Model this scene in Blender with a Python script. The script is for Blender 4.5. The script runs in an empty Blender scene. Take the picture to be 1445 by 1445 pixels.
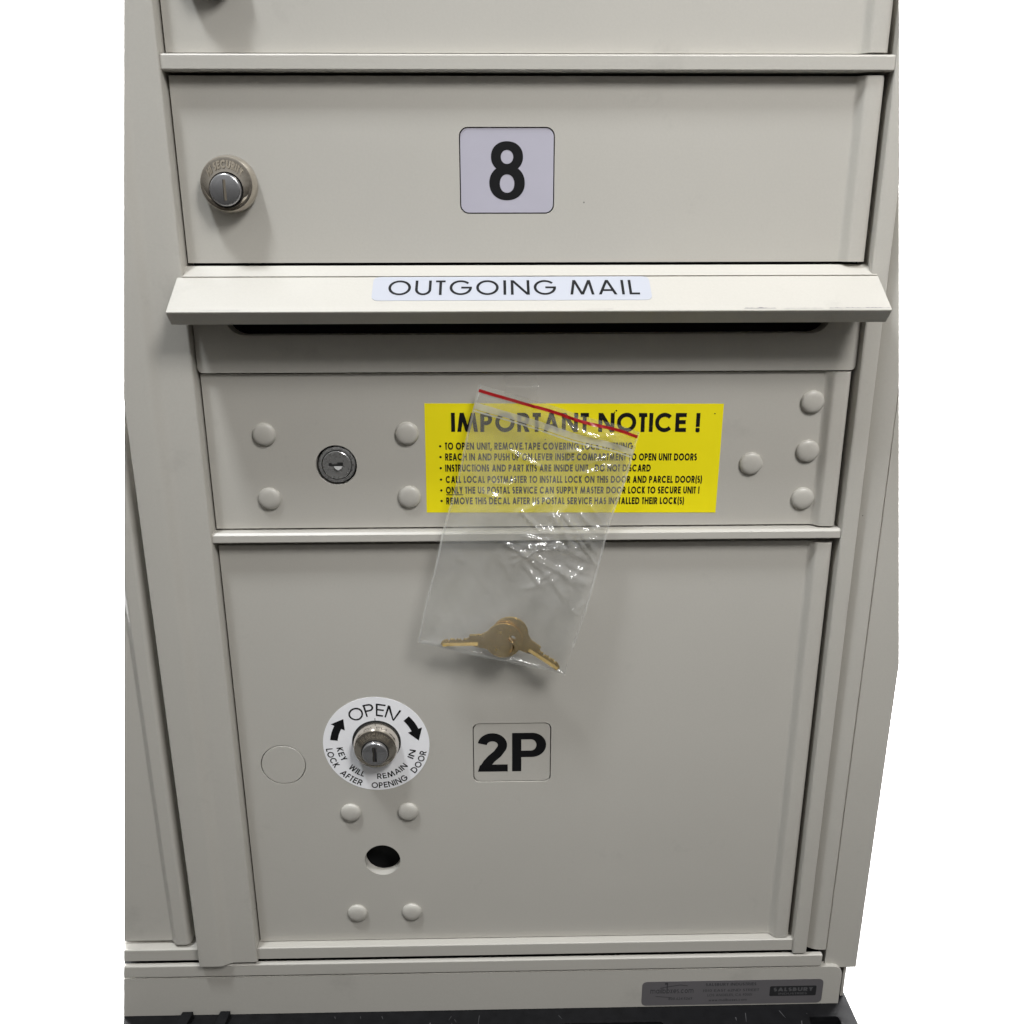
import bpy, bmesh, math, random
from mathutils import Vector, Matrix, noise
from mathutils.geometry import tessellate_polygon

# ------------------------------------------------------------------ camera, world, lamps, exposure
S = bpy.context.scene
COL = S.collection
Z0 = 26.0                                    # millimetres: top of the platform is world Z = 0


def P(x, d, z):                              # x right, d towards the viewer, z up, all in millimetres
    return Vector((x * .001, -d * .001, (z - Z0) * .001))


cam = bpy.data.cameras.new('camera')
cam.sensor_fit = 'HORIZONTAL'
cam.sensor_width = 36
cam.lens = 31.889
cam.clip_start = .01
cam.clip_end = 50
co = bpy.data.objects.new('camera', cam)
COL.objects.link(co)
R = Matrix(((0.99978421, 0.00784901, -0.01923366), (-0.02071294, 0.30597316, -0.95181479), (-0.00158582, 0.95200778, 0.30606971)))
R = R.to_quaternion().to_matrix()
co.matrix_world = Matrix.Translation((-.01682516, -.44510785, .48981456 - .026)) @ R.to_4x4()
S.camera = co

W = bpy.data.worlds.new('World')
S.world = W
W.use_nodes = True
# the dim hall round the unit: bright ceiling, dark floor
_t = W.node_tree
_tc = _t.nodes.new('ShaderNodeTexCoord')
_sp = _t.nodes.new('ShaderNodeSeparateXYZ')
_cr = _t.nodes.new('ShaderNodeValToRGB')
_mr = _t.nodes.new('ShaderNodeMapRange')
_mr.inputs[1].default_value = -1
_mr.inputs[2].default_value = 1
_t.links.new(_tc.outputs['Generated'], _sp.inputs[0])
_t.links.new(_sp.outputs['Z'], _mr.inputs[0])
_t.links.new(_mr.outputs[0], _cr.inputs[0])
_cr.color_ramp.elements[0].position = .30
_cr.color_ramp.elements[0].color = (.014, .012, .009, 1)
_cr.color_ramp.elements[1].position = .75
_cr.color_ramp.elements[1].color = (.42, .42, .41, 1)
_e = _cr.color_ramp.elements.new(.5)
_e.color = (.055, .05, .043, 1)
_t.links.new(_cr.outputs[0], _t.nodes['Background'].inputs[0])
_t.nodes['Background'].inputs[1].default_value = 1.0


def lamp(name, loc, sx, sy, power, aim=None, col=(1, 1, 1)):
    l = bpy.data.lights.new(name, 'AREA')
    l.shape = 'RECTANGLE'
    l.size, l.size_y, l.energy, l.color = sx, sy, power, col
    o = bpy.data.objects.new(name, l)
    COL.objects.link(o)
    o.location = loc
    if aim is not None:
        o.rotation_euler = (Vector(aim) - Vector(loc)).to_track_quat('-Z', 'Y').to_euler()
    return o


lamp('ceiling_tube_light', (-.39, -.30, 1.47), .11, .16, 12.2, None, (.93, .97, 1))
lamp('ceiling_panel_light', (.46, -.76, 1.32), .34, .34, 1.85, (.10, 0, .40), (1, .99, .97)).data.spread = math.radians(65)
lamp('backdrop_light', (-.85, .34, .45), .5, 1.8, 95, (-.85, 1.3, .15))  # added unseen lamps that only whiten the backdrop
lamp('backdrop_light', (.85, .34, .45), .5, 1.8, 95, (.85, 1.3, .15))

S.view_settings.view_transform = 'Standard'
S.view_settings.look = 'None'
S.view_settings.exposure = 0
S.view_settings.gamma = 1
S.view_settings.use_curve_mapping = False
S.cycles.max_bounces = 12
S.cycles.transparent_max_bounces = 16
S.cycles.caustics_reflective = False
S.cycles.caustics_refractive = False


# ------------------------------------------------------------------ materials
def newmat(name):
    m = bpy.data.materials.new(name)
    m.use_nodes = True
    nt = m.node_tree
    return m, nt, nt.nodes['Principled BSDF'], nt.nodes['Material Output']


def N(nt, t, **kw):
    n = nt.nodes.new(t)
    for k, v in kw.items():
        if k.startswith('i_'):
            n.inputs[k[2:].replace('_', ' ')].default_value = v
        else:
            setattr(n, k, v)
    return n


def simple(name, col, rough=.5, metal=0, spec=.5, nscale=0, namp=0, bump=0, bscale=800, coat=0):
    m, nt, b, out = newmat(name)
    b.inputs['Base Color'].default_value = (*col, 1)
    b.inputs['Roughness'].default_value = rough
    b.inputs['Metallic'].default_value = metal
    b.inputs['Specular IOR Level'].default_value = spec
    b.inputs['Coat Weight'].default_value = coat
    tc = N(nt, 'ShaderNodeTexCoord')
    if namp:
        n = N(nt, 'ShaderNodeTexNoise', i_Scale=nscale, i_Detail=4.0)
        nt.links.new(tc.outputs['Object'], n.inputs['Vector'])
        mr = N(nt, 'ShaderNodeMapRange')
        mr.inputs[3].default_value = 1 - namp
        mr.inputs[4].default_value = 1 + namp
        nt.links.new(n.outputs['Fac'], mr.inputs[0])
        mx = N(nt, 'ShaderNodeVectorMath', operation='SCALE')
        mx.inputs[0].default_value = col
        nt.links.new(mr.outputs[0], mx.inputs['Scale'])
        nt.links.new(mx.outputs[0], b.inputs['Base Color'])
        m2 = N(nt, 'ShaderNodeMapRange')
        m2.inputs[3].default_value = max(.02, rough * (1 - namp))
        m2.inputs[4].default_value = min(1, rough * (1 + namp))
        nt.links.new(n.outputs['Fac'], m2.inputs[0])
        nt.links.new(m2.outputs[0], b.inputs['Roughness'])
    if bump:
        n2 = N(nt, 'ShaderNodeTexNoise', i_Scale=bscale, i_Detail=2.0)
        nt.links.new(tc.outputs['Object'], n2.inputs['Vector'])
        bp = N(nt, 'ShaderNodeBump', i_Strength=bump, i_Distance=.0004)
        nt.links.new(n2.outputs['Fac'], bp.inputs['Height'])
        nt.links.new(bp.outputs[0], b.inputs['Normal'])
    return m


def paint_mat():
    m, nt, b, out = newmat('beige_powder_coat')
    base = (.500, .481, .441)
    tc = N(nt, 'ShaderNodeTexCoord')
    # broad, weak tone drift
    n = N(nt, 'ShaderNodeTexNoise', i_Scale=14.0, i_Detail=3.0)
    nt.links.new(tc.outputs['Object'], n.inputs['Vector'])
    mr = N(nt, 'ShaderNodeMapRange')
    mr.inputs[3].default_value = .965
    mr.inputs[4].default_value = 1.035
    nt.links.new(n.outputs['Fac'], mr.inputs[0])
    # fine mottling of the powder coat
    f = N(nt, 'ShaderNodeTexNoise', i_Scale=900.0, i_Detail=2.0)
    nt.links.new(tc.outputs['Object'], f.inputs['Vector'])
    mf = N(nt, 'ShaderNodeMapRange')
    mf.inputs[3].default_value = .965
    mf.inputs[4].default_value = 1.035
    nt.links.new(f.outputs['Fac'], mf.inputs[0])
    # sparse handling smudges
    s = N(nt, 'ShaderNodeTexNoise', i_Scale=24.0, i_Detail=5.0, i_Roughness=.65)
    nt.links.new(tc.outputs['Object'], s.inputs['Vector'])
    ms = N(nt, 'ShaderNodeMapRange')
    ms.inputs[1].default_value = .62
    ms.inputs[2].default_value = .80
    ms.inputs[3].default_value = 1
    ms.inputs[4].default_value = .86
    nt.links.new(s.outputs['Fac'], ms.inputs[0])
    # tiny dark specks
    v = N(nt, 'ShaderNodeTexVoronoi', i_Scale=34.0)
    nt.links.new(tc.outputs['Object'], v.inputs['Vector'])
    lt = N(nt, 'ShaderNodeMath', operation='LESS_THAN')
    lt.inputs[1].default_value = .016
    nt.links.new(v.outputs['Distance'], lt.inputs[0])
    sx = N(nt, 'ShaderNodeSeparateColor')
    nt.links.new(v.outputs['Color'], sx.inputs[0])
    gt = N(nt, 'ShaderNodeMath', operation='GREATER_THAN')
    gt.inputs[1].default_value = .45
    nt.links.new(sx.outputs[0], gt.inputs[0])
    sp = N(nt, 'ShaderNodeMath', operation='MULTIPLY')
    nt.links.new(lt.outputs[0], sp.inputs[0])
    nt.links.new(gt.outputs[0], sp.inputs[1])
    sp2 = N(nt, 'ShaderNodeMath', operation='MULTIPLY_ADD')
    sp2.inputs[1].default_value = -.55
    sp2.inputs[2].default_value = 1
    nt.links.new(sp.outputs[0], sp2.inputs[0])
    prod = mr.outputs[0]
    for o in (mf.outputs[0], ms.outputs[0], sp2.outputs[0]):
        k = N(nt, 'ShaderNodeMath', operation='MULTIPLY')
        nt.links.new(prod, k.inputs[0])
        nt.links.new(o, k.inputs[1])
        prod = k.outputs[0]
    mx = N(nt, 'ShaderNodeVectorMath', operation='SCALE')
    mx.inputs[0].default_value = base
    nt.links.new(prod, mx.inputs['Scale'])
    nt.links.new(mx.outputs[0], b.inputs['Base Color'])
    b.inputs['Roughness'].default_value = .36
    b.inputs['Specular IOR Level'].default_value = .45
    bp = N(nt, 'ShaderNodeBump', i_Strength=.16, i_Distance=.0002)
    n2 = N(nt, 'ShaderNodeTexNoise', i_Scale=620.0, i_Detail=2.0)
    nt.links.new(tc.outputs['Object'], n2.inputs['Vector'])
    nt.links.new(n2.outputs['Fac'], bp.inputs['Height'])
    nt.links.new(bp.outputs[0], b.inputs['Normal'])
    return m


def film_mat(name, haze, rough, coat=.07):
    """clear plastic film: mostly see-through, a milky veil and a glossy skin"""
    m, nt, b, out = newmat(name)
    nt.nodes.remove(b)
    tr = N(nt, 'ShaderNodeBsdfTransparent')
    tr.inputs[0].default_value = (.99, .99, .985, 1)
    df = N(nt, 'ShaderNodeBsdfDiffuse')
    df.inputs[0].default_value = (.9, .9, .89, 1)
    gl = N(nt, 'ShaderNodeBsdfGlossy')
    gl.inputs['Roughness'].default_value = rough
    at = N(nt, 'ShaderNodeAttribute', attribute_name='veil')
    tc = N(nt, 'ShaderNodeTexCoord')
    n = N(nt, 'ShaderNodeTexNoise', i_Scale=30.0, i_Detail=5.0)  # uneven haze; its blotches also paint in broad soft reflections
    nt.links.new(tc.outputs['Object'], n.inputs['Vector'])
    mr = N(nt, 'ShaderNodeMapRange')
    mr.inputs[1].default_value = .3
    mr.inputs[2].default_value = .7
    mr.inputs[3].default_value = haze * .35
    mr.inputs[4].default_value = haze * 1.7
    nt.links.new(n.outputs['Fac'], mr.inputs[0])
    ad = N(nt, 'ShaderNodeMath', operation='ADD', use_clamp=True)
    nt.links.new(mr.outputs[0], ad.inputs[0])
    nt.links.new(at.outputs['Fac'], ad.inputs[1])
    tl = N(nt, 'ShaderNodeBsdfTranslucent')
    tl.inputs[0].default_value = (.9, .9, .89, 1)
    m0 = N(nt, 'ShaderNodeMixShader')
    m0.inputs[0].default_value = .4
    nt.links.new(df.outputs[0], m0.inputs[1])
    nt.links.new(tl.outputs[0], m0.inputs[2])
    m1 = N(nt, 'ShaderNodeMixShader')
    nt.links.new(ad.outputs[0], m1.inputs[0])
    nt.links.new(tr.outputs[0], m1.inputs[1])
    nt.links.new(m0.outputs[0], m1.inputs[2])
    lw = N(nt, 'ShaderNodeLayerWeight')
    lw.inputs[0].default_value = .5
    fr = N(nt, 'ShaderNodeMath', operation='POWER')
    fr.inputs[1].default_value = 4.5
    nt.links.new(lw.outputs['Facing'], fr.inputs[0])
    fm = N(nt, 'ShaderNodeMath', operation='MULTIPLY_ADD', use_clamp=True)
    fm.inputs[1].default_value = 1.0
    fm.inputs[2].default_value = coat
    nt.links.new(fr.outputs[0], fm.inputs[0])
    m2 = N(nt, 'ShaderNodeMixShader')
    nt.links.new(fm.outputs[0], m2.inputs[0])
    nt.links.new(m1.outputs[0], m2.inputs[1])
    nt.links.new(gl.outputs[0], m2.inputs[2])
    nt.links.new(m2.outputs[0], out.inputs['Surface'])
    return m


PAINT = paint_mat()
SHADE = simple('painted_shade', (.012, .012, .013), .8)  # near-black colour standing in for shade in gaps and recesses
INK = simple('black_ink', (.006, .006, .007), .6, 0, .22)
PLATE = simple('silver_white_plate', (.47, .455, .53), .38, 0, .5, 60, .03)
WHITE = simple('white_sticker_paper', (.94, .94, .97), .4, 0, .5, 40, .02)
MAILLBL = simple('pale_label_film', (.43, .445, .50), .35, 0, .5, 40, .02)
YELLOW = simple('yellow_notice_paper', (.96, .83, .006), .5, 0, .4, 30, .05)
NICKEL = simple('nickel_lock_metal', (.64, .585, .51), .15, .90, .5, 500, .12, .12, 500)
LETTER = simple('raised_nickel', (.62, .55, .45), .22, .84)  # separate nickel tone for raised letters and the pale keyway strip
STEEL = simple('satin_steel', (.42, .42, .435), .24, .82, .5, 300, .12, .06, 900)
DULL = simple('dull_grey_metal', (.46, .46, .46), .28, .7, .5, 400, .2, .1, 700)
SLOTM = simple('keyway_metal', (.14, .13, .11), .45, 1)
ALU = simple('chipped_bare_metal', (.27, .26, .27), .45, .5, .5, 900, .3)
BRASS = simple('brass', (.72, .51, .175), .26, .86, .5, 250, .15, .12, 420)
BLACKP = simple('black_plastic', (.009, .009, .010), .5, 0, .12, 130, .5, .5, 160)
DECAL = simple('grey_foil_decal', (.20, .19, .20), .38, .35, .5, 80, .06)
DECINK = simple('decal_print', (.065, .065, .07), .5)
BADGE = simple('decal_badge_black', (.022, .022, .024), .5)
DECLT = simple('decal_light_print', (.11, .11, .115), .5)
RED = simple('red_zip_plastic', (.42, .012, .016), .32)
FILM = film_mat('clear_bag_film', .125, .13, .05)
ZIPW = film_mat('milky_zip_plastic', .58, .2, .03)
SEAM = film_mat('bag_seam_plastic', .34, .15, .03)
TAPE = film_mat('clear_tape', .05, .2, .03)
PAPERW = simple('white_backdrop_paper', (.88, .88, .88), .9, 0, .1)

# ------------------------------------------------------------------ mesh helpers
# the unit ends on two leaning cut faces: (normal, point on it)
CUT_L = (Vector((-0.935532, -0.331144, 0.122975)), Vector((-0.210993, -0.004, 0.273067)))
CUT_R = (Vector((0.921529, -0.369313, 0.119973)), Vector((0.198701, -0.004, 0.267705)))


def cut(bm, left=True, right=True):
    for on, (n, CUTP) in ((left, CUT_L), (right, CUT_R)):
        if not on or not bm.verts:
            continue
        if max((v.co - CUTP).dot(n) for v in bm.verts) <= 0:
            continue
        g = bm.verts[:] + bm.edges[:] + bm.faces[:]
        r = bmesh.ops.bisect_plane(bm, geom=g, plane_co=CUTP, plane_no=n, clear_outer=True, dist=1e-7)
        ed = [e for e in r['geom_cut'] if isinstance(e, bmesh.types.BMEdge)]
        if ed:
            try:
                bmesh.ops.holes_fill(bm, edges=ed)
            except Exception:
                pass


def obj(name, bm, mats, parent=None, bevel=0, seg=2, smooth=30, loc=None, label=None, docut=False, left=True, right=True, recalc=True):
    if docut:
        cut(bm, left, right)
    bmesh.ops.recalc_face_normals(bm, faces=bm.faces[:]) if recalc else None
    me = bpy.data.meshes.new(name)
    bm.to_mesh(me)
    bm.free()
    for m in (mats if isinstance(mats, (list, tuple)) else [mats]):
        me.materials.append(m)
    for p in me.polygons:
        p.use_smooth = True
    me.set_sharp_from_angle(angle=math.radians(smooth))
    o = bpy.data.objects.new(name, me)
    COL.objects.link(o)
    if loc is not None:
        o.location = loc
    if parent is not None:
        o.parent = parent
    if bevel:
        b = o.modifiers.new('bevel', 'BEVEL')
        b.width = bevel * .001
        b.segments = seg
        b.limit_method = 'ANGLE'
        b.angle_limit = math.radians(40)
        b.harden_normals = True
    if label:
        o['label'] = label
    return o



def nb():
    return bmesh.new()


def box(bm, x0, x1, d0, d1, z0, z1, mi=0):
    vs = [bm.verts.new(P(x, d, z)) for x in (x0, x1) for d in (d0, d1) for z in (z0, z1)]
    for q in ((0, 1, 3, 2), (4, 6, 7, 5), (0, 4, 5, 1), (2, 3, 7, 6), (0, 2, 6, 4), (1, 5, 7, 3)):
        f = bm.faces.new([vs[i] for i in q])
        f.material_index = mi


def prism(bm, prof, a0, a1, axis, mi=0):
    """closed profile extruded; axis 'x': profile (d,z), axis 'z': profile (x,d)"""
    def pt(p, a):
        return P(a, p[0], p[1]) if axis == 'x' else P(p[0], p[1], a)
    A = [bm.verts.new(pt(p, a0)) for p in prof]
    B = [bm.verts.new(pt(p, a1)) for p in prof]
    n = len(prof)
    for i in range(n):
        f = bm.faces.new((A[i], A[(i + 1) % n], B[(i + 1) % n], B[i]))
        f.material_index = mi
    for loop in (A, B):
        tris = tessellate_polygon([[v.co for v in loop]])
        for t in tris:
            try:
                bm.faces.new([loop[i] for i in t]).material_index = mi
            except ValueError:
                pass


def rrect(x0, x1, z0, z1, r=0, n=5):
    if not isinstance(r, tuple) and r <= 0:
        return [(x0, z0), (x1, z0), (x1, z1), (x0, z1)]
    rr = r if isinstance(r, (list, tuple)) else (r,) * 4      # bl, br, tr, tl
    pts = []
    for (cx, cz, a, q) in ((x0, z0, 180, 0), (x1, z0, 270, 1), (x1, z1, 0, 2), (x0, z1, 90, 3)):
        k = rr[q]
        if k <= 0:
            pts.append((cx, cz))
            continue
        ox = cx + (k if q in (0, 3) else -k)
        oz = cz + (k if q in (0, 1) else -k)
        for i in range(n + 1):
            t = math.radians(a + 90 * i / n)
            pts.append((ox + k * math.cos(t), oz + k * math.sin(t)))
    return pts


def circ(cx, cz, r, n=40):
    return [(cx + r * math.cos(2 * math.pi * i / n), cz + r * math.sin(2 * math.pi * i / n)) for i in range(n)]


def plate(bm, outer, holes, d0, d1, mi=0, wall=True, to=None):
    """flat plate in the x-z plane with holes, from depth d0 (back) to d1 (front)"""
    to = to or P
    loops = [outer] + list(holes)
    flat = [p for l in loops for p in l]
    tris = tessellate_polygon([[Vector((p[0], p[1], 0)) for p in l] for l in loops])
    F = [bm.verts.new(to(p[0], d1, p[1])) for p in flat]
    Bk = [bm.verts.new(to(p[0], d0, p[1])) for p in flat] if wall else None
    for t in tris:
        bm.faces.new([F[i] for i in t]).material_index = mi
        if wall:
            bm.faces.new([Bk[i] for i in reversed(t)]).material_index = mi
    if wall:
        k = 0
        for l in loops:
            n = len(l)
            for i in range(n):
                a, b = k + i, k + (i + 1) % n
                bm.faces.new((F[a], F[b], Bk[b], Bk[a])).material_index = mi
            k += n


def lathe(bm, cx, cz, prof, seg=48, mi=0, to=None, shear=0):
    """prof: (r, d[, material, dz])"""
    to = to or P
    rings = []
    for p in prof:
        r, d = p[0], p[1]
        dz = p[3] if len(p) > 3 else 0
        if r <= 1e-6:
            rings.append([bm.verts.new(to(cx, d, cz + dz))])
        else:
            rings.append([bm.verts.new(to(cx + r * math.cos(2 * math.pi * i / seg), d, cz + dz + r * math.sin(2 * math.pi * i / seg))) for i in range(seg)])
    for k in range(len(prof) - 1):
        a, b = rings[k], rings[k + 1]
        m = prof[k + 1][2] if len(prof[k + 1]) > 2 else mi
        for i in range(seg):
            j = (i + 1) % seg
            if len(a) == 1:
                f = bm.faces.new((a[0], b[i], b[j]))
            elif len(b) == 1:
                f = bm.faces.new((a[i], a[j], b[0]))
            else:
                f = bm.faces.new((a[i], a[j], b[j], b[i]))
            f.material_index = m


def scurve(x0, d0, x1, d1, n=8):
    return [(x0 + (x1 - x0) * i / n, d0 + (d1 - d0) * (.5 - .5 * math.cos(math.pi * i / n))) for i in range(n + 1)]


# ------------------------------------------------------------------ monoline lettering, drawn as ink ribbons
ADV = dict(A=1.03, B=.80, C=1.13, D=1.04, E=.75, F=.68, G=1.2, H=.95, I=.315, J=.67, K=.82, L=.64, M=1.28, N=1.03, O=1.21, P=.83,
           Q=1.21, R=.85, S=.70, T=.60, U=.91, V=.96, W=1.34, X=.85, Y=.83, Z=.67, m=1.2, a=.85, i=.26, l=.26, b=.85, o=.83, x=.62, e=.83, s=.5, c=.8)
ADV.update({' ': .40, '.': .3, ',': .3, '!': .36, '-': .46, '(': .42, ')': .42, '*': .5, '1': .45, '0': .75, '2': .7, '6': .75, '4': .75, '5': .7, '9': .75, '8': .75, '7': .65, 'w': 1.0})


def arc(cx, cy, rx, ry, a0, a1, n=18):
    return [(cx + rx * math.cos(math.radians(a0 + (a1 - a0) * i / n)), cy + ry * math.sin(math.radians(a0 + (a1 - a0) * i / n))) for i in range(n + 1)]


def glyph(ch, w):
    """strokes of one letter, cap height 1: ('L', points, closed) ribbons, ('D', x0, x1, y0, y1) diagonals with level ends"""
    sb = .07
    Wd = ADV.get(ch, .6) - 2 * sb
    e = w / 2
    o = []
    L = lambda pts, c=False: o.append(('L', [(x + sb, y) for x, y in pts], c))
    D = lambda x0, x1, y0=0, y1=1: o.append(('D', x0 + sb, x1 + sb, y0, y1))
    V = lambda x, y0=0, y1=1: L([(x, y0), (x, y1)])
    if ch in 'OQ0':
        L(arc(Wd / 2, .5, Wd / 2 - e, .51 - e, 0, 360, 36)[:-1], True)
        if ch == 'Q':
            D(Wd * .95, Wd * .6, 0, .35)
    elif ch == 'C':
        L(arc(Wd * .53, .5, Wd * .53 - e, .51 - e, 42, 318, 30))
    elif ch == 'G':
        L(arc(Wd * .5, .5, Wd * .5 - e, .51 - e, 40, 360, 34) + [(Wd * .52, .5)])
    elif ch == 'D':
        r = min(.5 - e, Wd - e - e)
        L([(e, e)] + arc(Wd - e - r, .5, r, .5 - e, -90, 90, 20) + [(e, 1 - e)], True)
    elif ch in 'PRB':
        h = .46 if ch != 'B' else .52
        r = (1 - e - h) / 2
        k = Wd * (.95 if ch != 'B' else .86)
        L([(e, h)] + arc(k - e - r, h + r, r, r, -90, 90, 14) + [(e, 1 - e)], True)
        V(e, 0, h)
        if ch == 'R':
            D(Wd - w * .62, Wd * .5, 0, h)
        if ch == 'B':
            r2 = (h - e) / 2
            L([(e, e)] + arc(Wd - e - r2, e + r2, r2, r2, -90, 90, 14) + [(e, h)], False)
    elif ch == 'E':
        V(e); L([(w, 1 - e), (Wd, 1 - e)]); L([(w, .52), (Wd * .94, .52)]); L([(w, e), (Wd, e)])
    elif ch == 'F':
        V(e); L([(w, 1 - e), (Wd, 1 - e)]); L([(w, .52), (Wd * .92, .52)])
    elif ch == 'H':
        V(e); V(Wd - e); L([(w, .54), (Wd - w, .54)])
    elif ch in 'Il1':
        V(Wd / 2)
    elif ch == 'J':
        L([(Wd - e, 1), (Wd - e, .3)] + arc(Wd / 2, .3, Wd / 2 - e, .3 - e, 0, -170, 14))
    elif ch == 'K':
        V(e); D(Wd - w * .6, w * .9, 0, .55); D(w * .75, Wd - w * .7, .42, 1)
    elif ch == 'L':
        V(e); L([(w, e), (Wd, e)])
    elif ch == 'M':
        q = Wd * .13
        D(e, e + q); D(Wd - e, Wd - e - q); D(Wd / 2, e + q); D(Wd / 2, Wd - e - q)
    elif ch == 'N':
        V(e); V(Wd - e); D(Wd - e, e)
    elif ch == 'S':
        r = .27 - e / 2
        L(arc(Wd / 2, 1.01 - e - r, Wd / 2 - e, r, 38, 250, 16) + arc(Wd / 2, -.01 + e + r, Wd / 2 - e, r, 70, -150, 16))
    elif ch == 'T':
        L([(0, 1 - e), (Wd, 1 - e)]); V(Wd / 2, 0, 1 - w)
    elif ch == 'U':
        r = Wd / 2 - e
        L([(e, 1), (e, r + e)] + arc(Wd / 2, r + e, r, r + .01, 180, 360, 18) + [(Wd - e, r + e), (Wd - e, 1)])
    elif ch == 'V':
        D(Wd / 2, e * 1.1); D(Wd / 2, Wd - e * 1.1)
    elif ch == 'A':
        D(e * 1.1, Wd / 2); D(Wd - e * 1.1, Wd / 2); L([(Wd * .22, .30), (Wd * .78, .30)])
    elif ch in 'W':
        a, b, c = e * 1.1, Wd * .28, Wd / 2
        D(b, a); D(b, c); D(Wd - b, c); D(Wd - b, Wd - a)
    elif ch == 'w':
        D(Wd * .28, e, 0, .66); D(Wd * .28, Wd / 2, 0, .66); D(Wd * .72, Wd / 2, 0, .66); D(Wd * .72, Wd - e, 0, .66)
    elif ch == 'X':
        D(e, Wd - e); D(Wd - e, e)
    elif ch == 'Y':
        V(Wd / 2, 0, .44); D(Wd / 2, e * 1.1, .40, 1); D(Wd / 2, Wd - e * 1.1, .40, 1)
    elif ch in 'Z27':
        if ch != '2':
            L([(0, 1 - e), (Wd, 1 - e)])
        if ch == '2':
            L(arc(Wd / 2, .7, Wd / 2 - e, .3 - e, 170, -35, 14) + [(e, e)])
        else:
            D(e, Wd - e, 0, 1)
        if ch != '7':
            L([(0, e), (Wd, e)])
    elif ch in '689':
        if ch != '9':
            L(arc(Wd / 2, .3, Wd / 2 - e, .3 - e, 0, 360, 20)[:-1], True)
        if ch != '6':
            L(arc(Wd / 2, .72, Wd / 2 - e, .28 - e, 0, 360, 20)[:-1], True)
        if ch == '6':
            D(e, Wd * .7, .3, 1)
        if ch == '9':
            D(Wd * .3, Wd - e, 0, .7)
    elif ch == '4':
        V(Wd * .75); L([(0, .3), (Wd, .3)]); D(e, Wd * .75, .3, 1)
    elif ch == '5':
        L([(Wd, 1 - e), (e, 1 - e), (e, .55)] + arc(Wd / 2 - .02, .32, Wd / 2 - e, .3 - e, 110, -150, 16))
    elif ch == '!':
        L([(Wd / 2, .27), (Wd / 2, 1)]); L(arc(Wd / 2, e * .9, .01, .01, 0, 300, 6), True); L([(Wd / 2, 0), (Wd / 2, w)])
    elif ch == '.':
        L([(Wd / 2, 0), (Wd / 2, w)])
    elif ch == ',':
        D(Wd / 2 - w * .5, Wd / 2, -.17, w)
    elif ch == '-':
        L([(0, .4), (Wd, .4)])
    elif ch == '(':
        L(arc(Wd + .15, .45, Wd - e + .15, .72, 125, 235, 12))
    elif ch == ')':
        L(arc(-.15, .45, Wd - e + .15, .72, 55, -55, 12))
    elif ch == '*':
        L(arc(Wd / 2, .48, .07, .07, 0, 315, 7), True)
    elif ch in 'aobec':
        cx, rx, ry = Wd / 2, Wd / 2 - e, .33 - e
        if ch in 'aob':
            L(arc(cx, .32, rx, ry, 0, 360, 20)[:-1], True)
        if ch == 'c':
            L(arc(cx, .32, rx, ry, 45, 315, 18))
        if ch == 'e':
            L([(e, .33), (Wd - e, .33)] + arc(cx, .32, rx, ry, 5, 310, 18))
        if ch == 'a':
            V(Wd - e, 0, .66)
        if ch == 'b':
            V(e, 0, 1)
    elif ch == 'm':
        q = Wd / 2
        for k in (0, 1):
            L([(e + k * (q - e), 0), (e + k * (q - e), .40)] + arc(e + k * (q - e) + (q - e) / 2, .40, (q - e) / 2, .26 - e, 180, 0, 10) + [(e + (k + 1) * (q - e), 0)])
        V(e, .4, .66)
    elif ch == 'i':
        V(Wd / 2, 0, .64); L([(Wd / 2, .8), (Wd / 2, .95)])
    elif ch == 'x':
        D(e, Wd - e, 0, .66); D(Wd - e, e, 0, .66)
    elif ch == 's':
        L(arc(Wd / 2, .48, Wd / 2 - e, .17 - e / 2, 40, 250, 12) + arc(Wd / 2, .17, Wd / 2 - e, .17 - e / 2, 70, -150, 12))
    return o


def ribbon(pts, w, closed):
    n = len(pts)
    out = []
    for i in range(n):
        p = Vector(pts[i])
        a = Vector(pts[(i - 1) % n]) if (closed or i > 0) else None
        b = Vector(pts[(i + 1) % n]) if (closed or i < n - 1) else None
        t1 = (p - a).normalized() if a is not None and (p - a).length > 1e-9 else None
        t2 = (b - p).normalized() if b is not None and (b - p).length > 1e-9 else None
        t1 = t1 or t2
        t2 = t2 or t1
        t = t1 + t2
        t = t.normalized() if t.length > 1e-6 else t1
        nrm = Vector((-t.y, t.x))
        k = max(.35, nrm.dot(Vector((-t1.y, t1.x))))
        q = nrm * (w / 2 / k)
        out.append((p + q, p - q))
    return out


def text(bm, s, w, to, mi=1, lift0=0.0, track=0.0, bold_space=1.0):
    """letters laid along u (cap height 1); to(u, v, lift) gives the 3-D point. Returns the length in cap heights"""
    u = 0
    k = 0
    for ch in s:
        for g in glyph(ch, w):
            lift = lift0 + .003 * (k % 9)
            k += 1
            if g[0] == 'D':
                _, x0, x1, y0, y1 = g
                dy = y1 - y0
                hw = w / 2 * math.hypot(x1 - x0, dy) / dy
                for a, b in ((0, 1),):
                    vs = [bm.verts.new(to(u + x, y, lift)) for x, y in ((x0 - hw, y0), (x0 + hw, y0), (x1 + hw, y1), (x1 - hw, y1))]
                    bm.faces.new(vs).material_index = mi
            else:
                r = ribbon(g[1], w, g[2])
                vs = [(bm.verts.new(to(u + a.x, a.y, lift)), bm.verts.new(to(u + b.x, b.y, lift))) for a, b in r]
                n = len(vs)
                for i in range(n if g[2] else n - 1):
                    a, b = vs[i], vs[(i + 1) % n]
                    bm.faces.new((a[0], a[1], b[1], b[0])).material_index = mi
        u += ADV.get(ch, .6) + track
    return u - track


def tlen(s, track=0.0):
    return sum(ADV.get(c, .6) + track for c in s) - track


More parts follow.
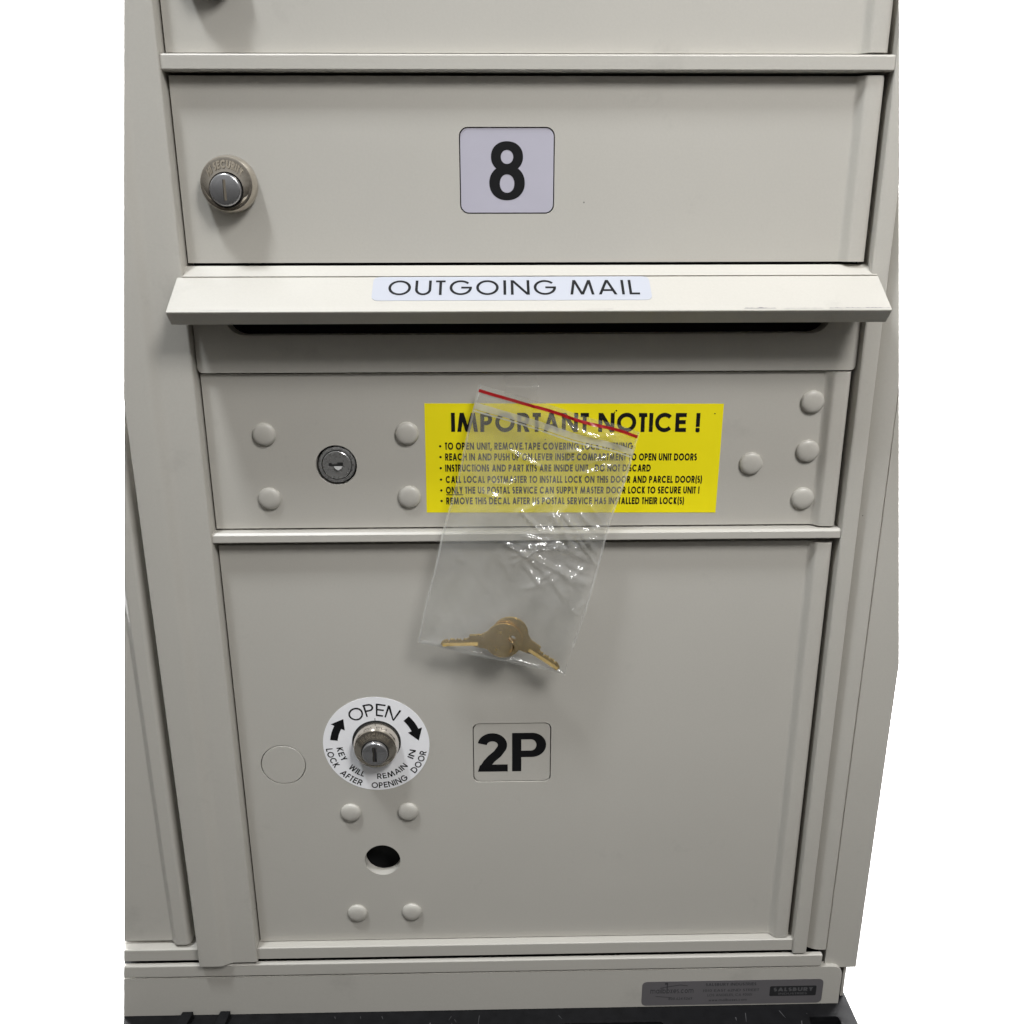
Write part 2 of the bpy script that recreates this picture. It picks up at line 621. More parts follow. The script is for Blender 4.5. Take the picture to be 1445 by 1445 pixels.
def flat_text(bm, s, x0, x1, z0, h, w, d, mi=1, track=0.0):
    k = (x1 - x0) / tlen(s, track)
    text(bm, s, w, lambda u, v, l: P(x0 + u * k, d + l, z0 + v * h), mi, 0, track)


def inkpoly(bm, pts, d, mi, holes=()):
    plate(bm, pts, holes, d, d, mi, wall=False)


# ------------------------------------------------------------------ backdrop and the platform under the unit
bm = nb()
prof = [(-720, 1600), (-720, -924), (-740, -924), (-740, 1600)]
A = [bm.verts.new(P(-2600, d, z)) for d, z in prof]
B = [bm.verts.new(P(2600, d, z)) for d, z in prof]
for i in range(4):
    j = (i + 1) % 4
    bm.faces.new((A[i], B[i], B[j], A[j]))
o = obj('backdrop', bm, PAPERW, smooth=60)
o['kind'] = 'structure'
bm = nb()
box(bm, -2600, 2600, -760, 2200, -940, -925.5)
o = obj('floor', bm, simple('grey_concrete', (.10, .098, .092), .7, 0, .4, 9, .25))
o['kind'] = 'structure'

bm = nb()
# top deck with the open pockets of its front edge; it stands on the floor of the backdrop
outer = [(-262, -390), (201, -390), (201, 62), (-262, 62)]
holes = [rrect(172.5, 191, 15.5, 46, 2), rrect(20, 83, 17, 46, 2), rrect(-170, -90, 24, 46, 2)]


def deck(x, d, z):                                   # plate() in the horizontal plane
    return P(x, z, d)


plate(bm, outer, holes, 18, 26, 0, True, deck)
box(bm, -258, 197, -386, 57, -925, 17)  # unseen tall body, added to set the floor low and weaken its bounce
for x0, x1, s in ((-209.5, -203, -3), (-186.5, -180.5, -2)):        # two straps that come up in front of the plinth
    vs = []
    for (d, z, sh) in ((7.6, 30.5, 0), (10, 31, 0), (20, 28.2, s), (34, 27.6, 2 * s), (34, 26.2, 2 * s), (7.6, 26.2, 0)):
        vs.append((bm.verts.new(P(x0 + sh, d, z)), bm.verts.new(P(x1 + sh, d, z))))
    for i in range(6):
        a, b = vs[i], vs[(i + 1) % 6]
        bm.faces.new((a[0], a[1], b[1], b[0]))
    bm.faces.new([v[0] for v in vs]); bm.faces.new([v[1] for v in vs][::-1])
rnd = random.Random(4)
for i in range(60):                                  # pale scuffs on the black plastic
    x = rnd.uniform(-120, 195)
    d = rnd.uniform(8, 30)
    l, a = rnd.uniform(1, 7), rnd.uniform(-.7, .7)
    w = rnd.uniform(.1, .3)
    if any(min(q[0] for q in h) - 3 < x < max(q[0] for q in h) + 3 and d + l > 15 for h in holes):
        continue
    vs = [bm.verts.new(P(x + sx * w + t * l * math.sin(a), d + t * l * math.cos(a), 26.05)) for sx, t in ((-1, 0), (1, 0), (.4, 1), (-.4, 1))]
    bm.faces.new(vs).material_index = 1
o = obj('platform', bm, [BLACKP, simple('scuffed_plastic', (.085, .085, .09), .4)], bevel=.8, docut=True, right=False)
o['label'] = 'black scuffed plastic platform with open pockets, under the beige mailbox unit'
o['category'] = 'platform'

# ------------------------------------------------------------------ the mailbox unit
CAB = bpy.data.objects.new('mailbox_unit', None)
COL.objects.link(CAB)
CAB.empty_display_size = .05
CAB['label'] = 'beige steel mailbox unit with outgoing mail slot, parcel door 2P and mailbox door 8'
CAB['category'] = 'mailbox'


def part(name, bm, mats=PAINT, bevel=.35, parent=CAB, label=None, **k):
    return obj(name, bm, mats, parent, bevel, label=label, docut=True, **k)


TOP = 622
# body behind the front frame, coloured black for the shade inside the openings
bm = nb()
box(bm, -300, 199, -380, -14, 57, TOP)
part('cabinet_body', bm, SHADE, 0)
bm = nb()
box(bm, 197.4, 199.3, -370, .5, 26.2, 54)            # the right return of the plinth shows beside the base panel
part('plinth', bm, PAINT)
bm = nb()
box(bm, -300, 197, -360, -4, 26.3, 55)  # black core, colouring in the shade of the gap beside the base
part('plinth_shade_core', bm, SHADE, 0)

# stiles
bm = nb()
prof = [(-194.8, -12), (-194.8, 9.2), (-194.6, 9.7), (-194.1, 9.95), (-193, 10.05)] + [(-187, 10.15)] + scurve(-182.5, 10.1, -174.5, 7.2, 9) + [(-168, 7.1), (-162.2, 7.1), (-161.6, 7.0), (-161.2, 6.7), (-161, 6.2), (-161, -12)]
prism(bm, prof, 67, TOP, 'z')
part('stile', bm, bevel=0, smooth=32)
bm = nb()
prof = [(162, -12), (162, 5.7), (162.15, 6.2), (162.6, 6.5), (163.4, 6.6), (169.6, 6.6), (170.1, 6.4), (170.3, 5.9), (170.4, .4), (171, .8), (172, 1.6), (173, 2.3), (174, 2.85), (175, 3.3), (176, 3.65), (177.2, 3.95), (178.5, 4.15), (180, 4.28), (182.6, 4.3), (183.1, 4.1), (183.3, 3.6), (183.3, -12)]
prism(bm, prof, 66.2, TOP, 'z')
part('stile', bm, bevel=0, smooth=32)
bm = nb()
box(bm, 183.75, 203.6, -300, 3.4, 51.5, TOP)
part('side_panel', bm)

# rails
def rail(x0, x1, z0, z1, d, ch=1.0, back=-12):
    b = nb()
    prism(b, [(back, z0), (d - .5, z0), (d, z0 + .5), (d, z1 - ch), (d - ch, z1), (back, z1)], x0, x1, 'x')
    return part('rail', b, bevel=.2)


rail(-161, 162, 552.6, 559.3, 5.8, .7)
rail(-161, 162, 332.6, 337.9, 5.6, 1.2)
rail(-161, 162, 66.6, 75.1, 4.9, .5)
rail(-300, -194.8, 66.6, 75.1, 4.9, .5)
rail(-300, 180.5, 55.7, 64.3, 6.4, .5, 3.6)

# base panel with the maker's decal
bm = nb()
plate(bm, rrect(-300, 194.2, 26.2, 54.7, (0, 0, 6, 0), 6), (), 1.5, 6, 0)
BASE = part('base_panel', bm, bevel=.7)
bm = nb()
plate(bm, rrect(71.5, 183.4, 25.9 + 1.2, 45.6, 3, 5), (), 6.0, 6.12, 0)
dd = 6.17
flat_text(bm, 'mailboxes.com', 76.5, 103.5, 36.6, 4.6, .14, dd, 1)
for q in ([(84, 40.8), (84, 41.3), (95, 43.2), (95, 42.7)], [(86.6, 36.4), (87.2, 36.4), (87.2, 44.3), (86.6, 44.3)], [(85.4, 43.4), (87.2, 43.4), (87.2, 44.8), (85.4, 44.8)],
          [(95, 42.7), (95, 43.2), (99.5, 42.4), (99.5, 41.9)], [(80, 34.2), (80, 34.6), (90, 33.4), (90, 33.0)]):
    inkpoly(bm, q, dd + .04, 1)
flat_text(bm, '800.624.5269', 88, 103, 31.3, 1.9, .16, dd, 1)
flat_text(bm, 'SALSBURY INDUSTRIES', 110.5, 142, 41.7, 2.2, .2, dd, 1)
flat_text(bm, '1010 EAST 62ND STREET', 109, 144, 37.2, 1.9, .15, dd, 1)
flat_text(bm, 'LOS ANGELES, CA 90001', 112, 140, 33.6, 1.9, .15, dd, 1)
flat_text(bm, 'www.mailboxes.com', 113, 137, 29.8, 1.9, .15, dd, 1)
inkpoly(bm, rrect(150.6, 179.4, 33.0, 40.6, .8, 3), dd, 2)
flat_text(bm, 'SALSBURY', 152.6, 177.6, 36.6, 2.9, .26, dd + .06, 3)
flat_text(bm, 'INDUSTRIES', 156, 174, 34.0, 1.5, .18, dd + .06, 3)
obj('maker_decal', bm, [DECAL, DECINK, BADGE, DECLT], BASE, recalc=False)

# ---- doors
def door(name, z0, z1, holes, x0=-159.9, x1=159.9, roll=True, label=None, bevel=.3, smooth=31):
    b = nb()
    xr = x1 - 14 if roll else x1
    plate(b, rrect(x0, xr, z0, z1), holes, -6, 0)
    if roll:
        pr = [(xr, -6), (xr, 0)] + scurve(xr + 1.2, 0, xr + 6.0, 3.7, 14) + [(x1 - 3, 3.85), (x1 - 2.1, 3.65), (x1 - 1.3, 3.2), (x1 - .6, 2.3), (x1 - .15, 1.2), (x1, .3), (x1, -6)]
        prism(b, pr, z0, z1, 'z')
        gone = [f for f in b.faces if all(abs(v.co.x - xr * .001) < 1e-7 for v in f.verts)]
        bmesh.ops.delete(b, geom=gone, context='FACES')
        bmesh.ops.remove_doubles(b, verts=b.verts[:], dist=1e-6)
    return part(name, b, bevel=bevel, label=label, smooth=smooth)


def rivet(parent, x, z):
    b = nb()
    lathe(b, 0, Z0, [(5.7, 0), (5.9, .5), (5.75, 1.1), (5.2, 1.7), (4.2, 2.15), (2.8, 2.4), (1.3, 2.5), (0, 2.52)], 28)
    return obj('rivet', b, PAINT, parent, loc=P(x, 0, z))


RIV = None


def rivets(parent, pts):
    global RIV
    for x, z in pts:
        if RIV is None:
            RIV = rivet(parent, x, z)
        else:
            r = RIV.copy()
            COL.objects.link(r)
            r.location = P(x, 0, z)
            r.parent = parent


def cam_lock(parent, x, z, ecc, bold=False, letters=True):
    """round nickel lock boss with raised lettering round a steel key plug"""
    b = nb()
    e = ecc
    lathe(b, x, z, [(12.6, 0), (12.75, 1.6), (12.45, 4.2), (12.0, 6.2, 0, 0), (11.6, 7.0, 0, 0), (11.0, 7.2, 0, 0), (10.4, 7.15, 0, -.1), (8.2, 8.3, 0, -e), (7.75, 8.4, 0, -e),
                     (7.5, 7.9, 0, -e), (7.4, 5.5, 1, -e)], 64)
    lathe(b, x, z, [(7.05, 5.5, 2, -e), (7.05, 9.6, 2, -e), (6.9, 10.0, 2, -e), (6.6, 10.3, 2, -e), (6.1, 10.5, 2, -e), (0, 10.5, 2, -e)], 64)
    # upright keyway: flat plates, darkened for the slot's inner shade, with lighter lips
    zc = z - e
    if bold:
        plate(b, rrect(x - 1.15, x + 1.15, zc - 4.6, zc + 4.6, .3, 2), (), 10.5, 10.56, 3)
        plate(b, rrect(x - .1, x + .75, zc - 4.2, zc + 3.9, .2, 2), (), 10.56, 10.6, 1)
    else:
        plate(b, rrect(x - .75, x - .45, zc - 4.6, zc + 4.4, .1, 2), (), 10.5, 10.56, 3)
        plate(b, rrect(x - .45, x + .6, zc - 4.6, zc + 4.4, .1, 2), (), 10.5, 10.58, 4)
    if letters:
        s = 'HI SECURITY'
        h = 1.6
        kk = math.radians(112) / tlen(s)
        rb = 8.7

        def to(u, v, l):
            a = math.radians(146) - u * kk
            r = rb + v * h
            f = (r - 8.2) / 2.2
            return P(x + r * math.cos(a), 8.35 - 1.1 * f + .4 + l, z - e * (1 - f) + r * math.sin(a))
        text(b, s, .24, to, 4)
    return obj('lock', b, [NICKEL, SHADE, STEEL, SLOTM, LETTER], parent, smooth=28)


def number_plate(parent, x0, x1, z0, z1, mats, fill):
    b = nb()
    plate(b, rrect(x0 + .5, x1 - .5, z0 + .55, z1 - .45, 3.6, 6), (), -3, -.45, 0)
    fill(b)
    return obj('number_plate', b, mats, parent)


def superlobe(cx, cz, rx, rz, a0, a1, n, ex=2.35):
    o = []
    for i in range(n + 1):
        a = math.radians(a0 + (a1 - a0) * i / n)
        c, s = math.cos(a), math.sin(a)
        o.append((cx + rx * math.copysign(abs(c) ** (2 / ex), c), cz + rz * math.copysign(abs(s) ** (2 / ex), s)))
    return o


def eight(b):
    cx = -9.85
    up = superlobe(cx, 517.6, 7.35, 6.6, -50, 230, 44, 2.15)
    lo = superlobe(cx, 506.3, 8.2, 7.6, 127, 413, 48, 2.15)
    outline = up + lo
    inkpoly(b, outline, -.39, 1, [superlobe(cx, 517.5, 2.85, 3.0, 0, 360, 28, 2.05)[:-1], superlobe(cx, 506.0, 3.35, 4.0, 0, 360, 28, 2.1)[:-1]])


def two_p(b):
    d = -.39
    h, z = 24.8, 191.8
    x = -27.4
    # 2
    sw = 5.2
    pts = arc(x + 8.3, z + h - 7.6 - .05, 5.7, 5.05, 172, -28, 22)
    pts += [(x + 11.2, z + 11.6), (x + 7.9, z + 8.5), (x + 5.6, z + 5.7), (x + 3.6, z + 2.3)]
    r = ribbon(pts, sw, False)
    vs = [(b.verts.new(P(q.x, d, q.y)), b.verts.new(P(w.x, d, w.y))) for q, w in r]
    for i in range(len(vs) - 1):
        b.faces.new((vs[i][0], vs[i][1], vs[i + 1][1], vs[i + 1][0])).material_index = 1
    inkpoly(b, [(x, z), (x + 16.9, z), (x + 16.9, z + 4.6), (x + 4.9, z + 4.6), (x + 1.2, z + 4.2)], d + .01, 1)
    # P
    x = -8.0
    bowl = [(x, z), (x + 5.2, z), (x + 5.2, z + 9.2)] + arc(x + 11.2, z + h - 7.8, 8.0, 7.8, -90, 90, 20) + [(x, z + h)]
    hole = [(x + 5.2, z + 13.4)] + arc(x + 10.6, z + h - 7.8, 3.1, 3.6, -90, 90, 14) + [(x + 5.2, z + h - 4.2)]
    inkpoly(b, bowl, d, 1, [hole])


# mailbox door with number 8, and the one above it
N8 = (-31.7, 12.0, 492.75, 530.2)
d8 = door('mailbox_door', 470.9, 551.2, [rrect(*N8, 4, 6)], label='mailbox door with a silver white plate numbered 8')
number_plate(d8, *N8, [PLATE, INK], eight)
cam_lock(d8, -136.8, 505.7, 2.6)
N7 = (-31.7, 12.0, 581.6, 619)
d7 = door('mailbox_door', 560.4, TOP, [rrect(*N7, 4, 6)], label='mailbox door cut off by the top edge of the picture')
number_plate(d7, *N7, [PLATE, INK], lambda b: None)
cam_lock(d7, -136.8, 594.5, 2.6)

# outgoing mail: slotted panel and hood
bm = nb()
plate(bm, rrect(-160.4, 161.4, 419.3, 468.6, (2.5, 2.5, 0, 0), 4), [rrect(-145, 146.6, 437.4, 458, (9, 9, 4, 4), 6)], -6, 2)
part('mail_slot_panel', bm, bevel=.5)
bm = nb()
# cross-section (d, z): flange, sloping face, lip folded back underneath
hp = [(.4, 469.6), (.6, 469.47), (7.0, 465.15), (6.3, 464.3), (6.9, 463.7), (7.75, 464.65), (27.5, 451.34), (28.0, 450.9), (27.9, 450.4), (22.6, 444.8), (21.6, 445.2), (25.6, 450.1), (6.0, 463.2), (.4, 463.4)]
prism(bm, hp, -163.3, 164.6, 'x')
HOOD = part('mail_hood', bm, bevel=.12, smooth=25, left=False, right=False)


def on_hood(x, s, l):
    t = Vector((26.9, -18.13)).normalized()
    nrm = Vector((18.13, 26.9)).normalized()
    q = Vector((.6, 469.47)) + t * s + nrm * l
    return P(x, q.x, q.y)


def hood_plate(b, pts, l, mi, base=0.0):
    vs = [b.verts.new(on_hood(x, s, l)) for x, s in pts]
    b.faces.new(vs).material_index = mi


HL0, HL1, HT0, HT1 = 8.6, 25.8, 22.0, 11.4
bm = nb()
plate(bm, rrect(-72.2, 56.2, -HL1, -HL0, 3, 5), (), .02, .16, 0, True, lambda x, d, z: on_hood(x, -z, d))
kx = (51.6 + 65.6) / tlen('OUTGOING MAIL', .06)
text(bm, 'OUTGOING MAIL', .13, lambda u, v, l: on_hood(-65.6 + u * kx, HT0 - v * (HT0 - HT1), .21 + l), 1, 0, .06)
obj('mail_label', bm, [MAILLBL, INK], HOOD, recalc=False)
# chipped paint along the front edge of the hood, bare aluminium underneath
rnd = random.Random(11)
for (x0, x1, n, amp) in ((97, 112, 16, 1.0), (114, 134, 14, .25), (136, 164.2, 34, .75), (-150, -130, 12, .22), (24, 38, 10, .2)):
    bm = nb()
    row = []
    h = 0
    for i in range(n + 1):
        x = x0 + (x1 - x0) * (i + rnd.uniform(-.3, .3) * (0 < i < n)) / n
        h = (.5 * h + .5 * rnd.uniform(.05, 1.3) * amp) if 0 < i < n else .03
        row.append((bm.verts.new(on_hood(x, 32.1, .03)), bm.verts.new(on_hood(x, 32.1 - h, .03))))
    for a, b in zip(row, row[1:]):
        bm.faces.new((a[0], b[0], b[1], a[1]))
    obj('paint_chip', bm, ALU, HOOD)

# master door
md = door('master_door', 338.9, 418.6, [circ(-96.5, 372.2, 10.35, 48)], label='wide door with a bare key lock, rivets and the yellow notice')
rivets(md, [(-131.3, 388.5), (-131.3, 355.1), (-60.3, 388.5), (-60.2, 355.4), (142.2, 403.4), (142.2, 378.2), (113.8, 371.8), (142.1, 353.0)])
b = nb()
lx, lz = -96.3, 372.3
lathe(b, lx, lz, [(10.3, -4, 1), (9.35, -3.4, 1), (9.3, -.6, 0), (9.0, -.15, 0), (8.2, 0, 0), (7.7, -.1, 0), (7.5, -.7, 1), (7.3, -.7, 1), (7.2, -.05, 0), (6.9, .15, 0), (6.3, .1, 0), (0, .05, 0)], 56)
plate(b, [(lx - 4, lz + 1.1), (lx - 4, lz - .5), (lx + 3.2, lz - .5), (lx + 3.2, lz + 1.4), (lx + .4, lz + 1.4), (lx + .2, lz + .5), (lx - 2.4, lz + .5), (lx - 2.6, lz + 1.2)], (), .1, .16, 1)
# bright metal facets below the keyway
vs = [b.verts.new(P(*q)) for q in ((lx - 1.6, .2, lz - .55), (lx + 2.9, .2, lz - .55), (lx + 2.2, 1.0, lz - 1.7), (lx + .7, 1.25, lz - 2.5), (lx - .8, .9, lz - 1.6))]
b.faces.new(vs).material_index = 2
b.faces.new([b.verts.new(P(*q)) for q in ((lx - 4.6, .2, lz - .6), (lx - 4, .2, lz - .5), (lx - 4.1, .5, lz - 1.1))]).material_index = 2
obj('lock', b, [DULL, SHADE, simple('bright_facet', (.8, .8, .8), .25, 1)], md, smooth=28, label='flush dark grey key lock with a sideways keyhole')

# yellow notice
b = nb()
plate(b, [(-51.7, 346.8), (97.6, 345.6), (98.0, 402.6), (-51.2, 403.6)], (), 0.02, .14, 0)
dn = .2


def tilt(x):                                          # the sheet is stuck on a shade out of level
    return (x + 51) / 149 * -1.0


def nline(s, x0, x1, z, h, w, track=0.0):
    k = (x1 - x0) / tlen(s, track)
    text(b, s, w, lambda u, v, l: P(x0 + u * k, dn + l, z + v * h + tilt(x0 + u * k)), 1, 0, track)


nline('IMPORTANT NOTICE !', -38.6, 87.2, 389.2, 9.7, .215)
lines = [('TO OPEN UNIT, REMOVE TAPE COVERING LOCK OPENING', 380.0, 53.5), ('REACH IN AND PUSH UP ON LEVER INSIDE COMPARTMENT TO OPEN UNIT DOORS', 374.4, 86.3),
         ('INSTRUCTIONS AND PART KITS ARE INSIDE UNIT - DO NOT DISCARD', 368.6, 63.0), ('CALL LOCAL POSTMASTER TO INSTALL LOCK ON THIS DOOR AND PARCEL DOOR(S)', 362.6, 89.6),
         ('ONLY THE US POSTAL SERVICE CAN SUPPLY MASTER DOOR LOCK TO SECURE UNIT !', 356.9, 88.6), ('REMOVE THIS DECAL AFTER US POSTAL SERVICE HAS INSTALLED THEIR LOCK(S)', 351.2, 81.0)]
for s, z, xe in lines:
    nline(s, -41.7, xe, z, 3.75, .235)
    inkpoly(b, circ(-43.9, z + 1.8 + tilt(-44), .62, 10), dn, 1)
inkpoly(b, [(-41.4, 356.1), (-32.7, 356.05), (-32.7, 356.5), (-41.4, 356.55)], dn + .03, 1)
for x, z, r in ((-4.6, 378.4, .55), (-3.4, 377.7, .42), (-2.1, 380.2, .35), (43.5, 398.6, .35), (44.3, 399.4, .45), (93.8, 397.6, .35), (9, 384.9, .3)):   # specks of dirt
    inkpoly(b, circ(x, z, r, 7), dn + .04, 1)
obj('notice_sticker', b, [YELLOW, INK], md, recalc=False)

# parcel door 2P
NP = (-30.0, 13.9, 185.1, 223.1)
pdoor = door('parcel_door', 75.7, 329.6, [rrect(*NP, 3.5, 6), circ(-84, 133.0, 10.35, 48), circ(-136.8, 198.2, 12.6, 56)], label='large parcel door numbered 2P with a round open sticker and a bare bolt hole')
number_plate(pdoor, *NP, [PAINT, INK], two_p)
cam_lock(pdoor, -83.7, 211.9, 1.2, bold=True)
b = nb()
plate(b, circ(-83.7, 212.2, 13.75, 64), (), .01, .05, 0)  # flat black disc, the shadow ring round the lock put in as colour
obj('lock_shade_disc', b, SHADE, pdoor)
rivets(pdoor, [(-100.6, 166.4), (-67.8, 166.5), (-100.5, 95.9), (-68.1, 96.1)])
b = nb()
lathe(b, -136.8, 198.2, [(12.2, -5), (12.2, -.3), (11.95, -.02), (0, -.02)], 56)
obj('knockout_disc', b, PAINT, pdoor, smooth=30)

b = nb()
sx, sz = -84.0, 210.8
plate(b, circ(sx, sz, 29.7, 96), [circ(sx + .2, sz + 1.5, 13.6, 64)], .02, .16, 0)


def polar(r, a, d):
    return P(sx + r * math.cos(a), d, sz + r * math.sin(a))


def arc_text(s, r, h, a0, a1, w, outward=True, track=0.0):
    k = math.radians(a1 - a0) / tlen(s, track)

    def to(u, v, l):
        a = math.radians(a0) + u * k
        return polar(r + (v * h if outward else -v * h), a, .22 + l)
    text(b, s, w, to, 1, 0, track)


arc_text('OPEN', 18.0, 7.7, 130.5, 53.5, .122)
arc_text('KEY', 22.4, 3.5, 184, 210, .175, False)
arc_text('WILL', 22.4, 3.5, 221, 249, .175, False)
arc_text('REMAIN', 22.4, 3.5, 268, 321, .175, False)
arc_text('IN', 22.4, 3.5, 333, 350.5, .175, False)
arc_text('LOCK', 28.4, 3.7, 184.5, 212.5, .175, False)
arc_text('AFTER', 28.4, 3.7, 220, 250.5, .175, False)
arc_text('OPENING', 28.4, 3.7, 261, 308, .175, False)
arc_text('DOOR', 28.4, 3.7, 317, 350.5, .175, False)


def arrow(a0, a1, ah, r=23.6, w=2.1, hw=4.3):
    """curved arrow from a0 to the tip at a1, its head starting at ah"""
    n = 10
    inn = [(r - w, a0 + (ah - a0) * i / n) for i in range(n + 1)]
    out = [(r + w, a0 + (ah - a0) * i / n) for i in range(n + 1)]
    pol = inn + [(r - hw, ah), (r + .3, a1), (r + hw, ah)] + out[::-1]
    pts = [(sx + q * math.cos(math.radians(a)), sz + q * math.sin(math.radians(a))) for q, a in pol]
    inkpoly(b, pts, .22, 1)


arrow(173, 137, 152)
arrow(43, 5, 22)
for q in ([(sx - .2, sz + 14.9), (sx + .2, sz + 14.9), (sx + .2, sz + 16.6), (sx - .2, sz + 16.6)], [(sx - .25, sz - 13.6), (sx + .25, sz - 13.6), (sx + .25, sz - 12.3), (sx - .25, sz - 12.3)]):
    inkpoly(b, q, .22, 1)
obj('lock_sticker', b, [WHITE, INK], pdoor, recalc=False)

# the tall door of the next column, of which only the hinge side is left
door('parcel_door', 77.6, TOP, [], x0=-330, x1=-200.6, bevel=0, smooth=5, label='plain tall door of the next column at the left edge')

# ------------------------------------------------------------------ zip bag with two keys, hung by a strip of clear tape
rb = random.Random(3)
TL, TR, BL, BR = Vector((-23.2, 414.1)), Vector((55.2, 389.8)), Vector((-57.7, 279.9)), Vector((19.8, 260.3))


def sstep(a, b_, x):
    t = max(0, min(1, (x - a) / (b_ - a)))
    return t * t * (3 - 2 * t)


CREASE = []
for (u, v, n, L, W_, H, su, sv) in ((.72, .47, 16, .14, .020, 1.25, .12, .05), (.88, .57, 8, .08, .020, 1.2, .05, .05), (.58, .45, 7, .10, .018, 1.1, .10, .04), (.70, .045, 9, .10, .018, 1.1, .10, .02),
                                    (.80, .17, 6, .08, .018, 1.0, .10, .04), (.58, .60, 6, .09, .018, 1.0, .10, .04), (.30, .03, 3, .06, .018, .8, .10, .02), (.88, .40, 6, .09, .020, 1.2, .04, .03),
                                    (.5, .28, 4, .08, .018, .9, .2, .05), (.93, .68, 2, .03, .018, 1.0, .02, .04), (.62, .985, 5, .04, .018, .9, .10, .006)):
    for i in range(n):
        a = rb.gauss(-.55, .3) if rb.random() < .65 else rb.gauss(.5, .35)
        CREASE.append((u + rb.gauss(0, su), v + rb.gauss(0, sv), a, L * rb.uniform(.5, 1.4), W_ * rb.uniform(.6, 1.3), H * rb.uniform(.8, 2.1)))


def bag_pt(u, v, side):
    q = TL * (1 - u) * (1 - v) + TR * u * (1 - v) + BL * (1 - u) * v + BR * u * v
    d = 6.6 + 7.0 * sstep(0, .9, v) - 1.2 * sstep(.6, 1, v) * 0
    x, z = q
    low = sstep(.6, .9, v)
    eu = min(1, max(0, min(u, 1 - u)) * (7 + 9 * low))
    ev = min(1, max(0, 1 - v) * 45)
    edge = math.sqrt(eu * ev) * (.25 + .75 * min(1, v * 5))
    key = math.exp(-((u - .55) / .34) ** 2 - ((v - .90) / .10) ** 2)
    sep = edge * (1.0 + 1.2 * sstep(.3, .8, v) + 1.9 * key)
    nz = noise.noise(Vector((u * 2.6 + v * 1.3, v * 1.6, 3.1))) * 2.0
    nz += noise.noise(Vector((u * 9 + v * 4, v * 3.2 + 5, 1.7 + side))) * 1.0 * edge
    nz += (.5 - abs(noise.noise(Vector((u * 13 - v * 7, v * 12, 7.7 + 3 * side))))) * .9 * edge
    cr = 0
    for (cu, cv, a, L, w, H) in CREASE if side > 0 else CREASE[::3]:
        du, dv = (u - cu) * .80, (v - cv) * 1.38
        if abs(du) > .25 or abs(dv) > .25:
            continue
        s = du * math.cos(a) - dv * math.sin(a)
        t = du * math.sin(a) + dv * math.cos(a)
        k = max(0, 1 - abs(t) / w) * max(0, 1 - (s / L) ** 4)
        cr += H * k
    dd_ = d + side * sep + nz * (1 - .85 * key) + cr * edge * (1 - key)
    # wobble of the outline
    x += 1.5 * noise.noise(Vector((v * 4.5, 2 + u * 1.5, 0)))
    z += 1.2 * noise.noise(Vector((v * 2, 7 + u * 4, 3)))
    if z < 345 and z > 328:
        dd_ = max(dd_, 7.0)
    return P(x, max(dd_, .9), z)


def film_sheet(bm, side, nu=170, nv=260):
    G = [[bm.verts.new(bag_pt(i / nu, j / nv, side)) for i in range(nu + 1)] for j in range(nv + 1)]
    for j in range(nv):
        for i in range(nu):
            bm.faces.new((G[j][i], G[j][i + 1], G[j + 1][i + 1], G[j + 1][i]))


def veil(o, fn):
    me = o.data
    a = me.attributes.new('veil', 'FLOAT', 'POINT')
    for i, v in enumerate(me.vertices):
        a.data[i].value = fn(i, v.co)


BAG = bpy.data.objects.new('zip_bag', None)
COL.objects.link(BAG)
BAG['label'] = 'clear crumpled plastic zip bag with a red closure line, taped over the yellow notice'
BAG['category'] = 'plastic bag'
for side, nm in ((1, 'front_film'), (-1, 'back_film')):
    bm = nb()
    film_sheet(bm, side)
    obj(nm, bm, FILM, BAG, smooth=60, recalc=False)


def bag_strip(name, va, vb, mat, lift, u0=0.0, u1=1.0, n=120, vert=False, rows=3, side=1):
    """a strip lying on the front film, va/vb: (left v, right v) of its two edges"""
    b = nb()
    G = []
    for j in range(rows + 1):
        row = []
        for i in range(n + 1):
            t = i / n
            f = j / rows
            if vert:
                u, v = va + (vb - va) * f, t
            else:
                u = u0 + (u1 - u0) * t
                v = (va[0] + (va[1] - va[0]) * t) * (1 - f) + (vb[0] + (vb[1] - vb[0]) * t) * f
            p = bag_pt(u, v, side)
            row.append(b.verts.new(p + Vector((0, -lift * .001, 0))))
        G.append(row)
    for j in range(rows):
        for i in range(n):
            b.faces.new((G[j][i], G[j][i + 1], G[j + 1][i + 1], G[j + 1][i]))
    return obj(name, b, mat, BAG, smooth=60, recalc=False)


bag_strip('red_zip_line', (.016, .013), (.0275, .0245), RED, .35)
bag_strip('zip_closure', (.066, .070), (.089, .093), ZIPW, .3)
bag_strip('zip_closure', (.093, .097), (.099, .103), ZIPW, .3)
bag_strip('side_seam', -.006, .008, SEAM, .25, vert=True, rows=1, side=0)
bag_strip('side_seam', .992, 1.006, SEAM, .25, vert=True, rows=1, side=0)
bag_strip('bottom_seam', (.990, .990), (1.004, 1.004), SEAM, .25, rows=1, side=0)


